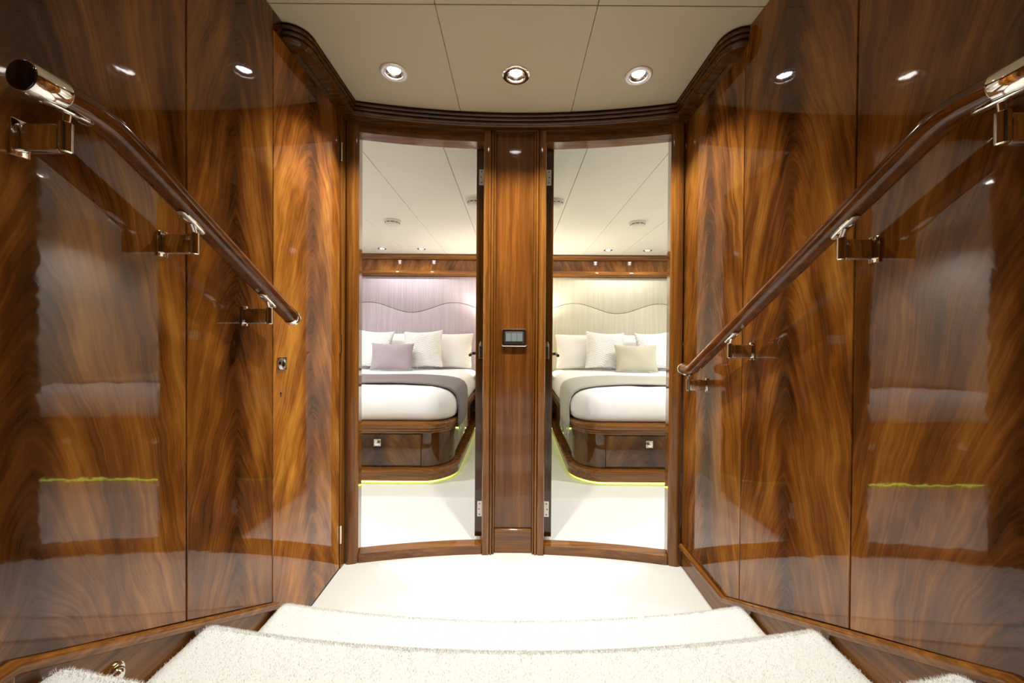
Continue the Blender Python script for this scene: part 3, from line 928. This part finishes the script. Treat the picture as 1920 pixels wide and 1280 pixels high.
    for j in range(ny+1):
        row = []
        for (x, z) in sec:
            f = j/ny
            hang = max(0, min(1, (0.66-z)/0.2))
            y = 3.06 + 0.66*f*(1-0.38*hang) + ysh(x, z)
            wob = 0.006*math.sin(13*f*2+ph[5])*hang
            # follow the rounded foot corner of the bed
            xx = x
            ccx, yc_ = X0+0.194, 2.975
            if y < yc_ and x < ccx:
                xx = ccx - math.sqrt(max(0, (ccx-x)**2 - (yc_-y)**2))
            row.append((s*(xx - wob), y, z + 0.003*math.sin(8*x+ph[6]+6*f)*(1-hang)))
        rows.append(row)
    bm = NB(); grid(bm, rows)
    o = obj('cloth', bm, tm, th, 180)
    md = o.modifiers.new('thickness', 'SOLIDIFY'); md.thickness = 0.009; md.offset = 0
    # fringe on the near hanging edge
    bm = NB()
    for k in range(64):
        f = (k+0.5)/64*ny
        j = min(int(f), ny-1); t = f-j
        a = Vector(rows[j][0]).lerp(Vector(rows[j+1][0]), t)
        b = a + Vector((s*rnd.uniform(-0.006, 0.004), rnd.uniform(-0.012, 0.012), -rnd.uniform(0.075, 0.105)))
        mid = (a+b)/2 + Vector((s*rnd.uniform(-0.004, 0.002), rnd.uniform(-0.004, 0.004), 0))
        tube(bm, [a + Vector((0, 0, 0.006)), mid, b], 0.0028, 5)
    tag(obj('fringe', bm, 'fringe_beige' if L else 'fringe_grey', th, 180), 'pale knotted fringe')
    # pillows
    G = 'pillows on the %s bed' % side
    Z = 0.705
    def near(x): return s*x
    pillow('pillow', 0.68, 0.46, 0.17, 'linen', (near(0.86), 4.60, Z), math.radians(20), 0, 'white sleeping pillow at the partition end of the %s bed' % side, G, 0.05, 1+(10*L))
    pillow('pillow', 0.68, 0.46, 0.17, 'linen', (near(1.62), 4.60, Z), math.radians(20), 0, 'white sleeping pillow at the outer end of the %s bed, half hidden by cushions' % side, G, 0.05, 2+(10*L))
    pillow('cushion', 0.47, 0.47, 0.15, 'chevron', (near(1.075), 4.415, Z), math.radians(17), s*math.radians(-3), 'square white zigzag quilted cushion beside the partition side pillow, %s bed' % side, G, 0.09, 3+(10*L), s*math.radians(3), 'cushion')
    pillow('cushion', 0.47, 0.47, 0.15, 'chevron', (near(1.715), 4.415, Z), math.radians(17), s*math.radians(4), 'square white zigzag quilted cushion cut by the outer door jamb, %s bed' % side, G, 0.09, 4+(10*L), -s*math.radians(3), 'cushion')
    pillow('cushion', 0.49, 0.32, 0.13, 'cushion_lilac' if L else 'cushion_beige', (near(1.40), 4.24, Z), math.radians(14), 0, ('small plain lilac grey cushion in front on the left bed' if L else 'small plain beige green cushion in front on the right bed'), G, 0.07, 5+(10*L), 0, 'cushion')
    # nightstand between bed and partition
    ns = empty('nightstand', (s*0.29, 4.6, FC), 'dark mahogany nightstand between the partition and the %s bed' % side, 'nightstand', 'cabin nightstands')
    obj('body', bx(0.15, 0.425, 4.36, 4.86, 0.13, 0.70), 'flame_bed', ns, origin=(s*0.29, 4.36, 0.4))
    obj('top', bx(0.14, 0.437, 4.325, 4.875, 0.70, 0.745, bev=0.008, seg=2), 'wood_x', ns)
    obj('plinth', bx(0.15, 0.412, 4.33, 4.86, 0.042, 0.13, bev=0.006), 'wood_dark_x', ns)
    obj('foot', bx(0.16, 0.40, 4.40, 4.85, FC, 0.042), 'wood_dark_x', ns)
    tag(obj('glow_strip', bx(0.16, 0.40, 4.375, 4.395, 0.030, 0.040), 'led_green', ns), 'yellow green light strip under the plinth')
    # ceiling things
    for k, x in enumerate((1.135, 1.615)):
        downlight(s*x, 4.55, ZCC, 0.052, '%s of two small spotlights over the %s headboard' % (('inner', 'outer')[k], hue), 'spotlights over the beds', P_CABIN_HEAD, 'steel', 165, 'lamp_small', (1, 0.98, 0.965))
    for k, (x, y) in enumerate(((1.55, 2.50), (2.1, 3.5))):  # added fill lamps, placed out of view to brighten the cabin
        downlight(s*x, y, ZCC, 0.052, 'added fill spotlight in the %s cabin ceiling %s, unseen behind the jamb' % (side, ('near the foot of the bed', 'beside the bed')[k]), 'added cabin fill lights', P_CABIN_FILL, 'steel', 140, 'lamp_small', (1, 0.98, 0.965))
    def detector(x, y, r, label, slots=True):
        T = Matrix.Translation((s*x, y, ZCC)) @ Matrix.Rotation(PI, 4, 'X')
        e = empty('smoke_detector', (s*x, y, ZCC), label, 'smoke detector', 'ceiling detectors')
        bm = NB(); lathe(bm, [(r, 0.0), (r, 0.010), (r*0.95, 0.014), (r*0.82, 0.015)], T, 32)
        obj('base', bm, 'plastic_white', e, 40)
        bm = NB(); lathe(bm, [(r*0.84, 0.014), (r*0.84, 0.030), (r*0.80, 0.036), (r*0.62, 0.044), (r*0.40, 0.047), (0.0, 0.048)], T, 32)
        b = obj('dome', bm, 'plastic_white', e, 40)
        for k in range(10):
            a = 2*PI*k/10
            bm = NB(); pts = []
            for q in range(5):
                aa = a + (q-2)*0.11
                pts.append((s*x + r*0.83*math.cos(aa), y + r*0.83*math.sin(aa), ZCC-0.024))
            tube(bm, pts, 0.0032, 6)
            obj('vent_slot', bm, 'slot', b)
    detector(1.13, 3.45, 0.078, 'round white smoke detector on the ceiling above the %s bed' % side)
    detector(0.315, 2.92, 0.070, 'round white detector partly hidden by the open door, %s cabin ceiling' % side)

wood_flame('flame_bed', axis='x', gain=0.36, half=0.3, droop=0.3)
wood_flame('flame_drawer', axis='x', gain=0.46, half=0.3, droop=0.3)
cabin(-1); cabin(1)
